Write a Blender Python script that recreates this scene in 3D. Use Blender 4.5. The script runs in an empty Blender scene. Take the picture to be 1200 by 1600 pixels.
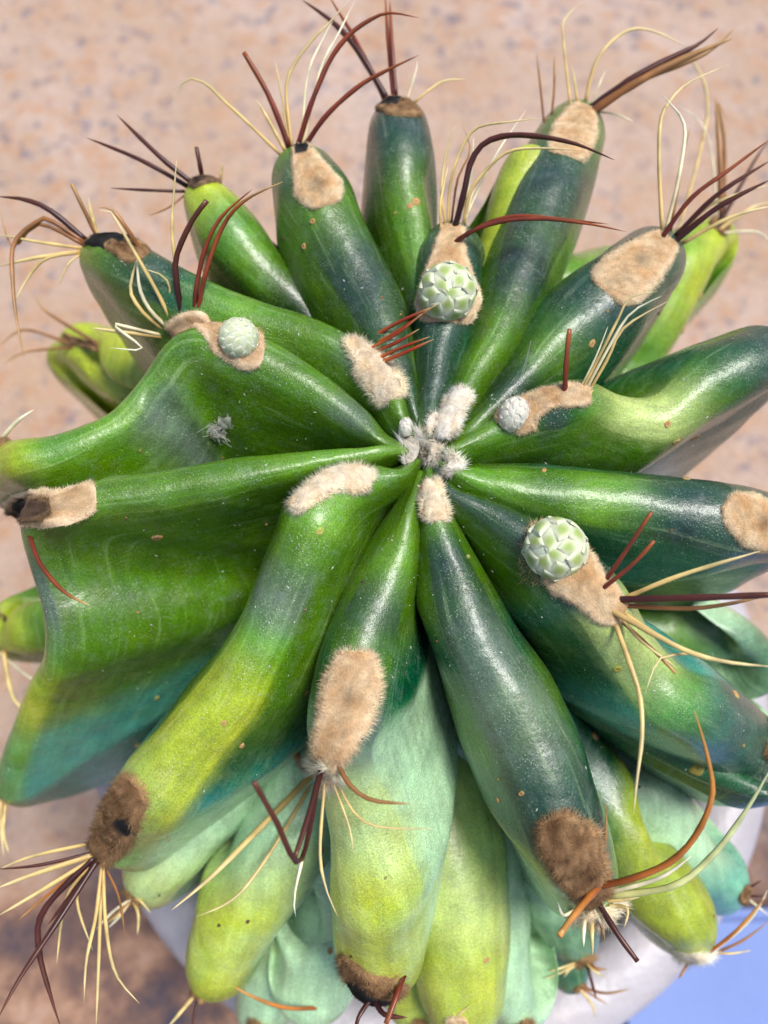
import bpy, math, random
from mathutils import Vector, noise
from mathutils.bvhtree import BVHTree
random.seed(7)
S = bpy.context.scene
COL = S.collection
# ------------------------------------------------------------------ camera
F = 1300.0                       # focal length in photo pixels (photo 1200 x 1600)
TILT = math.radians(20.0)        # lens axis leans 20 degrees from straight down
DIST = 0.235                     # lens to crown centre, metres
RIGHT = Vector((1, 0, 0)); FWD = Vector((0, math.sin(TILT), -math.cos(TILT))); UP = Vector((0, math.cos(TILT), math.sin(TILT)))
CAM = -(RIGHT * (65 / F * DIST) + UP * (100 / F * DIST) + FWD * DIST)
cam = bpy.data.cameras.new('camera'); camo = bpy.data.objects.new('camera', cam); COL.objects.link(camo)
camo.location = CAM; camo.rotation_euler = (TILT, 0, 0)
cam.sensor_fit = 'VERTICAL'; cam.sensor_height = 36.0; cam.lens = F / 1600 * 36.0
cam.clip_start = 0.005; cam.clip_end = 50
cam.dof.use_dof = True; cam.dof.focus_distance = 0.222; cam.dof.aperture_fstop = 8.5
S.camera = camo
# ------------------------------------------------------------------ light
SUN_EL, SUN_AZ = math.radians(72), math.radians(75)   # azimuth from +Y clockwise: high on the right, veiled
W = bpy.data.worlds.new('World'); S.world = W; W.use_nodes = True
nt = W.node_tree; bg = nt.nodes['Background']
sky = nt.nodes.new('ShaderNodeTexSky'); sky.sky_type = 'NISHITA'; sky.sun_disc = False
sky.sun_elevation = SUN_EL; sky.sun_rotation = SUN_AZ; sky.dust_density = 2.0
nt.links.new(sky.outputs[0], bg.inputs[0]); bg.inputs[1].default_value = 0.05
sl = bpy.data.lights.new('sun', 'SUN'); sl.energy = 1.5; sl.angle = math.radians(20); sl.color = (1, .975, .93)
so = bpy.data.objects.new('sun', sl); COL.objects.link(so)
sd = Vector((math.sin(SUN_AZ) * math.cos(SUN_EL), math.cos(SUN_AZ) * math.cos(SUN_EL), math.sin(SUN_EL)))
so.rotation_euler = sd.to_track_quat('Z', 'Y').to_euler()
vs = S.view_settings; vs.view_transform = 'Standard'; vs.look = 'None'; vs.gamma = 1; vs.use_curve_mapping = False
vs.exposure = 1.62
S.render.engine = 'CYCLES'

# ------------------------------------------------------------------ pixel helpers
def ray(px, py):
    return (RIGHT * ((px - 600) / F) + UP * ((800 - py) / F) + FWD).normalized()
def depth(p): return (p - CAM).dot(FWD)
def at_depth(px, py, d):
    return CAM + (RIGHT * ((px - 600) / F) + UP * ((800 - py) / F) + FWD) * d
def px2m(px, p): return px * depth(p) / F
AX = Vector((-0.006, 0.015, 0)); CZ, R0, H0, NN = -.085, .138, .092, 3.0
def shape(p):                     # the crown's dome: superellipsoid level
    r = math.hypot(p.x - AX.x, p.y - AX.y)
    return ((r / R0) ** NN + (abs(p.z - CZ) / H0) ** NN) ** (1 / NN)
def on_dome(px, py, s):
    d = ray(px, py); best = (9, None)
    t = .10; prev = None
    while t < .6:
        p = CAM + d * t; v = shape(p)
        if v < s:
            a, b = t - .002, t
            for _ in range(14):
                m = (a + b) / 2
                if shape(CAM + d * m) < s: b = m
                else: a = m
            return CAM + d * b
        if v < best[0]: best = (v, p)
        t += .002
    return best[1]
def on_z(px, py, z):
    d = ray(px, py); return CAM + d * ((z - CAM.z) / d.z)
def crom(pts, n):                 # Catmull-Rom through vectors (any dimension as tuples), n samples, roughly even
    m = len(pts); out = []
    L = [0]
    for i in range(1, m):
        L.append(L[-1] + max(1e-6, math.dist(pts[i][:3], pts[i - 1][:3])))
    for k in range(n):
        u = L[-1] * k / (n - 1); i = 0
        while i < m - 2 and L[i + 1] < u: i += 1
        f = (u - L[i]) / (L[i + 1] - L[i]); f = min(1, max(0, f))
        p0, p1, p2, p3 = pts[max(0, i - 1)], pts[i], pts[i + 1], pts[min(m - 1, i + 2)]
        o = []
        for a, b, c, d in zip(p0, p1, p2, p3):
            o.append(.5 * (2 * b + (c - a) * f + (2 * a - 5 * b + 4 * c - d) * f * f + (3 * b - a - 3 * c + d) * f ** 3))
        out.append(o)
    return out

# ------------------------------------------------------------------ object helpers
def link(name, me, mat=None, parent=None):
    o = bpy.data.objects.new(name, me); COL.objects.link(o)
    if mat and me: me.materials.append(mat)
    if parent: o.parent = parent
    return o
def mesh(name, v, f, smooth=True):
    me = bpy.data.meshes.new(name); me.from_pydata([tuple(x) for x in v], [], f)
    if smooth: me.polygons.foreach_set('use_smooth', [True] * len(me.polygons))
    me.update(); return me
def vcol(me, name, cols):
    a = me.attributes.new(name, 'FLOAT_COLOR', 'POINT')
    flat = []
    for c in cols: flat += [c[0], c[1], c[2], 1.0]
    a.data.foreach_set('color', flat)
def vfloat(me, name, vals):
    a = me.attributes.new(name, 'FLOAT', 'POINT'); a.data.foreach_set('value', vals)
def tag(o, label=None, cat=None, group=None, kind=None):
    if label: o['label'] = label
    if cat: o['category'] = cat
    if group: o['group'] = group
    if kind: o['kind'] = kind
    return o
class NB:                         # small node-tree builder
    def __init__(s, name):
        s.m = bpy.data.materials.new(name); s.m.use_nodes = True; s.t = s.m.node_tree
        s.b = s.t.nodes['Principled BSDF']; s.out = s.t.nodes['Material Output']
    def n(s, typ, **kw):
        nd = s.t.nodes.new(typ)
        for k, v in kw.items():
            if k in nd.inputs: nd.inputs[k].default_value = v
            else: setattr(nd, k, v)
        return nd
    def l(s, a, b): s.t.links.new(a, b)
    def noise(s, scale, detail=4, rough=.55):
        nd = s.n('ShaderNodeTexNoise', Scale=scale, Detail=detail, Roughness=rough)
        s.l(s.coord(), nd.inputs['Vector']); return nd.outputs['Fac']
    def coord(s):
        if not hasattr(s, '_c'): s._c = s.n('ShaderNodeTexCoord').outputs['Object']
        return s._c
    def ramp(s, fac, stops):
        r = s.n('ShaderNodeValToRGB'); e = r.color_ramp.elements
        while len(e) < len(stops): e.new(.5)
        for q, (p, c) in zip(e, stops): q.position = p; q.color = (c, c, c, 1) if not hasattr(c, '__len__') else (*c, 1)
        s.l(fac, r.inputs[0]); return r.outputs[0]
    def mix(s, fac, a, b, mode='MIX'):
        m = s.n('ShaderNodeMix', data_type='RGBA', blend_type=mode)
        for sock, val in ((m.inputs[0], fac), (m.inputs[6], a), (m.inputs[7], b)):
            if hasattr(val, 'is_output'): s.l(val, sock)
            elif hasattr(val, '__len__'): sock.default_value = (*val, 1)
            else: sock.default_value = val
        return m.outputs[2]
    def attr(s, name): return s.n('ShaderNodeAttribute', attribute_name=name)
    def math(s, op, a, b=None, c=None, clamp=False):
        m = s.n('ShaderNodeMath', operation=op, use_clamp=clamp)
        for i, v in enumerate((a, b, c)):
            if v is None: continue
            if hasattr(v, 'is_output'): s.l(v, m.inputs[i])
            else: m.inputs[i].default_value = v
        return m.outputs[0]
    def bump(s, h, dist, strength=1.0, base=None):
        b = s.n('ShaderNodeBump', Strength=strength, Distance=dist); s.l(h, b.inputs['Height'])
        if base: s.l(base, b.inputs['Normal'])
        return b.outputs[0]

# ------------------------------------------------------------------ materials
def skin_mat():
    m = NB('cactus_skin')
    ca, cb, mx = m.attr('crest_col').outputs['Color'], m.attr('flank_col').outputs['Color'], m.attr('crest_mix').outputs['Fac']
    big = m.noise(55, 3); mid = m.noise(260, 4, .6); fine = m.noise(1500, 4, .7)
    f = m.math('ADD', mx, m.math('MULTIPLY', m.math('SUBTRACT', big, .5), .9))
    f = m.math('ADD', f, m.math('MULTIPLY', m.math('SUBTRACT', mid, .5), .35), clamp=True)
    f = m.math('SMOOTH_MIN', f, 1.0, .1)
    c = m.mix(f, cb, ca)
    hs = m.n('ShaderNodeHueSaturation'); m.l(c, hs.inputs['Color'])
    m.l(m.math('MULTIPLY_ADD', m.noise(90, 3), .05, .477), hs.inputs['Hue'])
    m.l(m.math('MULTIPLY_ADD', m.noise(120, 3), .9, .55), hs.inputs['Value'])
    c = hs.outputs[0]
    # growth streaks running down each rib
    cv_ = m.n('ShaderNodeCombineXYZ')
    m.l(m.math('MULTIPLY', m.attr('along').outputs['Fac'], 28.0), cv_.inputs[0]); m.l(m.math('MULTIPLY', m.attr('across').outputs['Fac'], 330.0), cv_.inputs[1])
    oi = m.n('ShaderNodeObjectInfo'); m.l(m.math('MULTIPLY', oi.outputs['Random'], 50.0), cv_.inputs[2])
    st = m.n('ShaderNodeTexNoise', Scale=1.0, Detail=4.0, Roughness=.6); m.l(cv_.outputs[0], st.inputs['Vector'])
    c = m.mix(.45, c, m.ramp(st.outputs['Fac'], [(.3, .62), (.5, 1.0), (.72, 1.4)]), 'MULTIPLY')
    c = m.mix(m.math('MULTIPLY', m.ramp(st.outputs['Fac'], [(.58, 0.0), (.74, 1.0)]), .25), c, (.42, .52, .30))
    # waxy bloom mottling, then the pale stomata dots
    c = m.mix(m.math('MULTIPLY', m.ramp(mid, [(.52, 0.0), (.75, 1.0)]), .13), c, (.30, .38, .34))
    vo = m.n('ShaderNodeTexVoronoi', Scale=1300.0, Randomness=1.0); m.l(m.coord(), vo.inputs['Vector'])
    dots = m.math('MULTIPLY', m.ramp(vo.outputs['Distance'], [(.16, 1.0), (.30, 0.0)]), m.ramp(m.noise(140, 3), [(.42, 0.0), (.66, 1.0)]))
    c = m.mix(m.math('MULTIPLY', dots, .4), c, (.42, .54, .38))
    c = m.mix(1.0, c, m.ramp(m.noise(2200, 3, .7), [(.3, .62), (.7, 1.38)]), 'MULTIPLY')
    m.l(c, m.b.inputs['Base Color'])
    m.l(m.math('MULTIPLY_ADD', mid, .30, .13), m.b.inputs['Roughness'])
    m.b.inputs['Coat Weight'].default_value = .5; m.b.inputs['Coat Roughness'].default_value = .19
    m.b.inputs['Specular IOR Level'].default_value = .38
    m.b.inputs['Subsurface Weight'].default_value = .06
    m.b.inputs['Subsurface Radius'].default_value = (.6, 1.0, .25); m.b.inputs['Subsurface Scale'].default_value = .003
    b1 = m.bump(m.noise(120, 3), .0012, .5)
    b2 = m.bump(fine, .0003, .7, b1)
    b3 = m.bump(dots, .00015, .6, b2)
    m.l(b3, m.b.inputs['Normal']); m.l(m.bump(dots, .00012, .6, m.bump(fine, .00012, .6, b1)), m.b.inputs['Coat Normal'])
    return m.m
SKIN = skin_mat()
def attr_mat(name, rough, spec=.3, trans=0.0, nscale=600, namt=.5, bump=0.0, sss=0.0):
    m = NB(name); c = m.attr('col').outputs['Color']
    v = m.math('MULTIPLY_ADD', m.noise(nscale, 4, .65), namt, 1 - namt / 2)
    hs = m.n('ShaderNodeHueSaturation'); m.l(c, hs.inputs['Color']); m.l(v, hs.inputs['Value'])
    m.l(hs.outputs[0], m.b.inputs['Base Color'])
    m.b.inputs['Roughness'].default_value = rough; m.b.inputs['Specular IOR Level'].default_value = spec
    if sss:
        m.b.inputs['Subsurface Weight'].default_value = sss; m.b.inputs['Subsurface Radius'].default_value = (1, .6, .3); m.b.inputs['Subsurface Scale'].default_value = .0015
    if bump: m.l(m.bump(m.noise(nscale * 2, 4, .7), bump), m.b.inputs['Normal'])
    if trans:
        tr = m.n('ShaderNodeBsdfTranslucent'); m.l(hs.outputs[0], tr.inputs['Color'])
        mxs = m.n('ShaderNodeMixShader'); mxs.inputs[0].default_value = trans
        m.l(m.b.outputs[0], mxs.inputs[1]); m.l(tr.outputs[0], mxs.inputs[2]); m.l(mxs.outputs[0], m.out.inputs[0])
    return m.m
FELT = attr_mat('areole_felt', .95, .1, 0, 1400, .9, .0007)
WOOL = attr_mat('areole_wool', .8, .2, .3, 300, .3)
SPINE = attr_mat('spine_horn', .38, .5, .12, 500, .35)
BUD = attr_mat('bud_scale', .5, .4, 0, 900, .25, .0001, .15)
CORK = attr_mat('cork_scar', .85, .2, 0, 1500, .8, .0004)

# ------------------------------------------------------------------ the setting
GROUND_Z = -.36
def grid(name, fn, nu, nv):
    v = [fn(i / nu, j / nv) for j in range(nv + 1) for i in range(nu + 1)]
    f = [(j * (nu + 1) + i, j * (nu + 1) + i + 1, (j + 1) * (nu + 1) + i + 1, (j + 1) * (nu + 1) + i) for j in range(nv) for i in range(nu)]
    return mesh(name, v, f)
def ground_mat():
    m = NB('sandy_stone_ground')
    a, b, c = m.noise(9, 6, .65), m.noise(48, 6, .7), m.noise(190, 4, .7)
    col = m.ramp(a, [(.30, (.42, .28, .19)), (.48, (.42, .30, .23)), (.62, (.47, .35, .29)), (.78, (.29, .245, .26))])
    rough = m.ramp(m.noise(4.5, 3), [(.40, .65), (.58, 1.0)])
    col = m.mix(m.math('MULTIPLY', rough, m.math('MULTIPLY', m.ramp(b, [(.48, 0.0), (.66, 1.0)]), .65)), col, (.42, .20, .09))
    col = m.mix(m.math('MULTIPLY', rough, m.math('MULTIPLY', m.ramp(m.noise(62, 6, .72), [(.54, 0.0), (.64, 1.0)]), .8)), col, (.13, .125, .17))
    col = m.mix(m.math('MULTIPLY', m.ramp(c, [(.52, 0.0), (.7, 1.0)]), .45), col, (.55, .43, .37))
    # brown stone in front of the pot, shade painted into its dark blotches
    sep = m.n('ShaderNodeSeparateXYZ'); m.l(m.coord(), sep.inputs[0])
    brown_shade = m.math('ADD', m.math('MULTIPLY', sep.outputs['Y'], -9.0), m.math('MULTIPLY_ADD', m.noise(12, 4), 3.0, -1.75), clamp=True)
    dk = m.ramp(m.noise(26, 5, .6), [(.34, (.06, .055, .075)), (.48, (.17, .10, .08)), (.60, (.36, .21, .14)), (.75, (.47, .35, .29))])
    col = m.mix(brown_shade, col, dk)
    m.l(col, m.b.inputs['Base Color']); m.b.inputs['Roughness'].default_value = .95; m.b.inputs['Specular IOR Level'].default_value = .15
    m.l(m.bump(c, .003, .8, m.bump(b, .006, .8)), m.b.inputs['Normal'])
    return m.m
def ground_fn(u, v):
    k = lambda t: (abs(2 * t - 1) ** 2.6) * (1 if t > .5 else -1)
    x, y = 12 * k(u), .3 + 12 * k(v)
    return Vector((x, y, GROUND_Z + noise.fractal(Vector((x * 20, y * 20, 9)), 1.0, 2.0, 4) * .004))
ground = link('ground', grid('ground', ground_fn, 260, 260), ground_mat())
tag(ground, 'rough sandy pink stone ground, brown and blotchy by the pot', 'ground', kind='structure')

def lathe(prof, n, c):
    v, f = [], []
    for (r, z) in prof:
        for k in range(n):
            a = 2 * math.pi * k / n; v.append((c[0] + r * math.cos(a), c[1] + r * math.sin(a), z))
    for i in range(len(prof) - 1):
        for k in range(n):
            f.append((i * n + k, i * n + (k + 1) % n, (i + 1) * n + (k + 1) % n, (i + 1) * n + k))
    return v, f
PC = (.011, -.038); PR, PZ = .166, -.19
def pot_mat():
    m = NB('white_glazed_pot')
    col = m.ramp(m.noise(18, 4), [(.35, (.34, .31, .33)), (.7, (.44, .41, .44))])
    col = m.mix(m.math('MULTIPLY', m.ramp(m.noise(60, 5, .7), [(.55, 0.0), (.72, 1.0)]), .45), col, (.45, .37, .33))
    m.l(col, m.b.inputs['Base Color']); m.b.inputs['Roughness'].default_value = .45
    m.l(m.bump(m.noise(80, 4), .0015), m.b.inputs['Normal'])
    return m.m
pot = bpy.data.objects.new('flower_pot', None); COL.objects.link(pot)
tag(pot, 'wide white glazed pot holding the ribbed green cactus', 'flower pot')
prof = [(.10, GROUND_Z + .003), (.118, GROUND_Z + .004), (.13, GROUND_Z + .02), (PR - .016, PZ - .035), (PR - .014, PZ - .03)]
pv, pf = lathe(prof + [(PR - .028, PZ - .03), (PR - .045, PZ - .12)], 96, PC)
POTM = pot_mat()
link('pot_wall', mesh('pot_wall', pv, pf), POTM, pot)
rim = []
for k in range(17):
    a = math.pi * (-.75 + 1.75 * k / 16)
    rim.append((PR - .016 + .016 * math.cos(a), PZ - .012 + .012 * math.sin(a)))
rv, rf = lathe([(PR - .012, PZ - .03)] + rim + [(PR - .031, PZ - .05)], 96, PC)
link('rim', mesh('rim', rv, rf), POTM, pot)
def soil_mat():
    m = NB('dry_potting_soil')
    a, b = m.noise(60, 5, .65), m.noise(350, 4, .7)
    col = m.mix(.5, m.ramp(a, [(.35, (.10, .06, .045)), (.65, (.34, .23, .17))]), m.ramp(b, [(.4, (.06, .04, .035)), (.7, (.42, .33, .27))]))
    m.l(col, m.b.inputs['Base Color']); m.b.inputs['Roughness'].default_value = .95
    m.l(m.bump(b, .003, .9, m.bump(a, .006)), m.b.inputs['Normal'])
    return m.m
sv, sf = lathe([(.001 + (PR - .034) * k / 26, PZ - .028) for k in range(27)], 110, PC)
sv = [(x, y, z + noise.fractal(Vector((x * 60, y * 60, 1)), 1., 2., 4) * .005) for x, y, z in sv]
tag(link('soil', mesh('soil', sv, sf), soil_mat()), 'dry brown potting soil inside the white pot', 'soil', kind='stuff')

# blue board beside the pot
def blue_mat():
    m = NB('blue_painted_board')
    col = m.ramp(m.noise(9, 4), [(.3, (.14, .20, .44)), (.7, (.18, .25, .50))])
    m.l(col, m.b.inputs['Base Color']); m.b.inputs['Roughness'].default_value = .7
    m.l(m.bump(m.noise(120, 4), .0006), m.b.inputs['Normal'])
    return m.m
import bmesh
bm = bmesh.new(); bmesh.ops.create_cube(bm, size=1)
bmesh.ops.scale(bm, vec=(.5, 1.1, .03), verts=bm.verts)
bmesh.ops.bevel(bm, geom=list(bm.edges), offset=.006, segments=3, affect='EDGES')
me = bpy.data.meshes.new('blue_board'); bm.to_mesh(me); bm.free()
board = link('blue_board', me, blue_mat()); board.location = (.37, -.70, GROUND_Z + .021)
tag(board, 'smooth blue painted board lying beside the white pot', 'board')

# ------------------------------------------------------------------ the cactus
cactus = bpy.data.objects.new('barrel_cactus', None); COL.objects.link(cactus)
tag(cactus, 'ribbed green barrel cactus with woolly areoles, long spines and round pale buds in white pot', 'cactus')
cactus.location = (AX.x, AX.y, PZ - .028)
bpy.context.view_layer.update()
CINV = Vector((-AX.x, -AX.y, -(PZ - .028)))       # children meshes are written in world metres, then shifted
def child(name, me, mat, parent):
    o = link(name, me, mat, parent)
    if parent is cactus: o.location = CINV
    return o
K = dict(d=(.018, .046, .028), g=(.066, .155, .003), e=(.012, .085, .028), y=(.36, .42, .016), p=(.42, .52, .15),
         m=(.38, .58, .34), t=(.05, .27, .20), l=(.11, .25, .012), s=(.085, .125, .085), k=(.016, .046, .002))
BV = []       # (verts, faces) of the ribs for ray casts
def rib(spec, ext=True, start_cap=True, deep=None, label=None):
    pts, cols = [], []
    col = ('d', 'g')
    for sp in spec:
        px, py, s, w = sp[:4]
        if len(sp) > 4: col = (sp[4][0], sp[4][1])
        P = on_z(px, py, s) if s < 0 else on_dome(px, py, s)
        pts.append((P.x, P.y, P.z, px2m(w, P), *K[col[0]], *K[col[1]]))
    if ext:
        l = pts[-1]; r = Vector((l[0] - AX.x, l[1] - AX.y, 0)); 
        z0 = l[2]; zb = PZ - .05
        for q, sc in ((.12, 1.01), (.35, .95), (.65, .78), (1, .58)):
            pts.append((AX.x + r.x * sc, AX.y + r.y * sc, z0 + (zb - z0) * q, l[3], *l[4:]))
    length = sum(math.dist(pts[i][:3], pts[i + 1][:3]) for i in range(len(pts) - 1))
    n = max(40, int(length / .0016)); n = min(n, 190)
    sm = crom(pts, n)
    P = [Vector(s[:3]) for s in sm]
    for _ in range(3): P = [P[0]] + [(P[i - 1] + 2 * P[i] + P[i + 1]) / 4 for i in range(1, n - 1)] + [P[-1]]
    NJ = 30
    v, f, ca, cb, mx, su, sv = [], [], [], [], [], [], []
    seed = Vector((pts[0][0] * 900, pts[-1][1] * 700, 5))
    for i in range(n):
        T = (P[min(n - 1, i + 1)] - P[max(0, i - 1)]).normalized()
        p = P[i]
        Q = Vector((AX.x, AX.y, min(-.10, p.z)))
        if p.z > -.1: Q = Vector((AX.x * .8, AX.y * .8, -.10))
        I = Q - p; D = I.length * .86; I.normalize()
        I = (I - T * I.dot(T) * .75).normalized()
        Wd = T.cross(I).normalized()
        w0 = sm[i][3]
        if start_cap and i < 6: w0 *= .45 + .55 * math.sqrt(1 - (1 - (i + .5) / 6.5) ** 2)
        w0 *= 1 + .09 * noise.noise(seed + p * 40)
        slope = .17
        shift = .0015 * noise.noise(seed + p * 30 + Vector((9, 9, 9)))
        if deep: D = min(D, deep)
        row = []
        for j in range(-NJ, NJ + 1):
            a = abs(j) / NJ; sg = 1 if j >= 0 else -1
            if a < .5:
                ph = a / .5 * math.pi / 2
                t = w0 * 1.15 * (1 - math.cos(ph)) ; w = w0 * math.sin(ph) * (1 - .02 * math.sin(ph * 2))
            else:
                tau = (a - .5) / .5; tau = tau ** 1.35
                t = w0 * 1.15 + (D - w0 * 1.15) * tau
                w = w0 * 1.0 + slope * (t - w0 * 1.15) * min(1, .3 + tau * 3)
            q = p + I * t + Wd * (sg * w + shift)
            q = q + Vector((noise.noise(q * 70), noise.noise(q * 70 + Vector((7, 0, 0))), noise.noise(q * 70 + Vector((0, 7, 0))))) * .0006
            v.append(q)
            ca.append(sm[i][4:7]); cb.append(sm[i][7:10])
            su.append(i * .0012); sv.append(sg * (t + .0006 * abs(j)))
            mx.append(max(0., min(.8, 1.15 - t / max(w0, .001) * .8)))
    m = 2 * NJ + 1
    for i in range(n - 1):
        for j in range(m - 1):
            f.append((i * m + j, i * m + j + 1, (i + 1) * m + j + 1, (i + 1) * m + j))
    if start_cap: f.append(tuple(range(m)))
    f.append(tuple(range((n - 1) * m + m - 1, (n - 1) * m - 1, -1)))
    me = mesh('rib', v, f)
    vcol(me, 'crest_col', ca); vcol(me, 'flank_col', cb); vfloat(me, 'crest_mix', mx); vfloat(me, 'along', su); vfloat(me, 'across', sv)
    o = child('rib', me, SKIN, cactus)
    BV.append((v, f))
    if label: o['label'] = label
    return o

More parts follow.
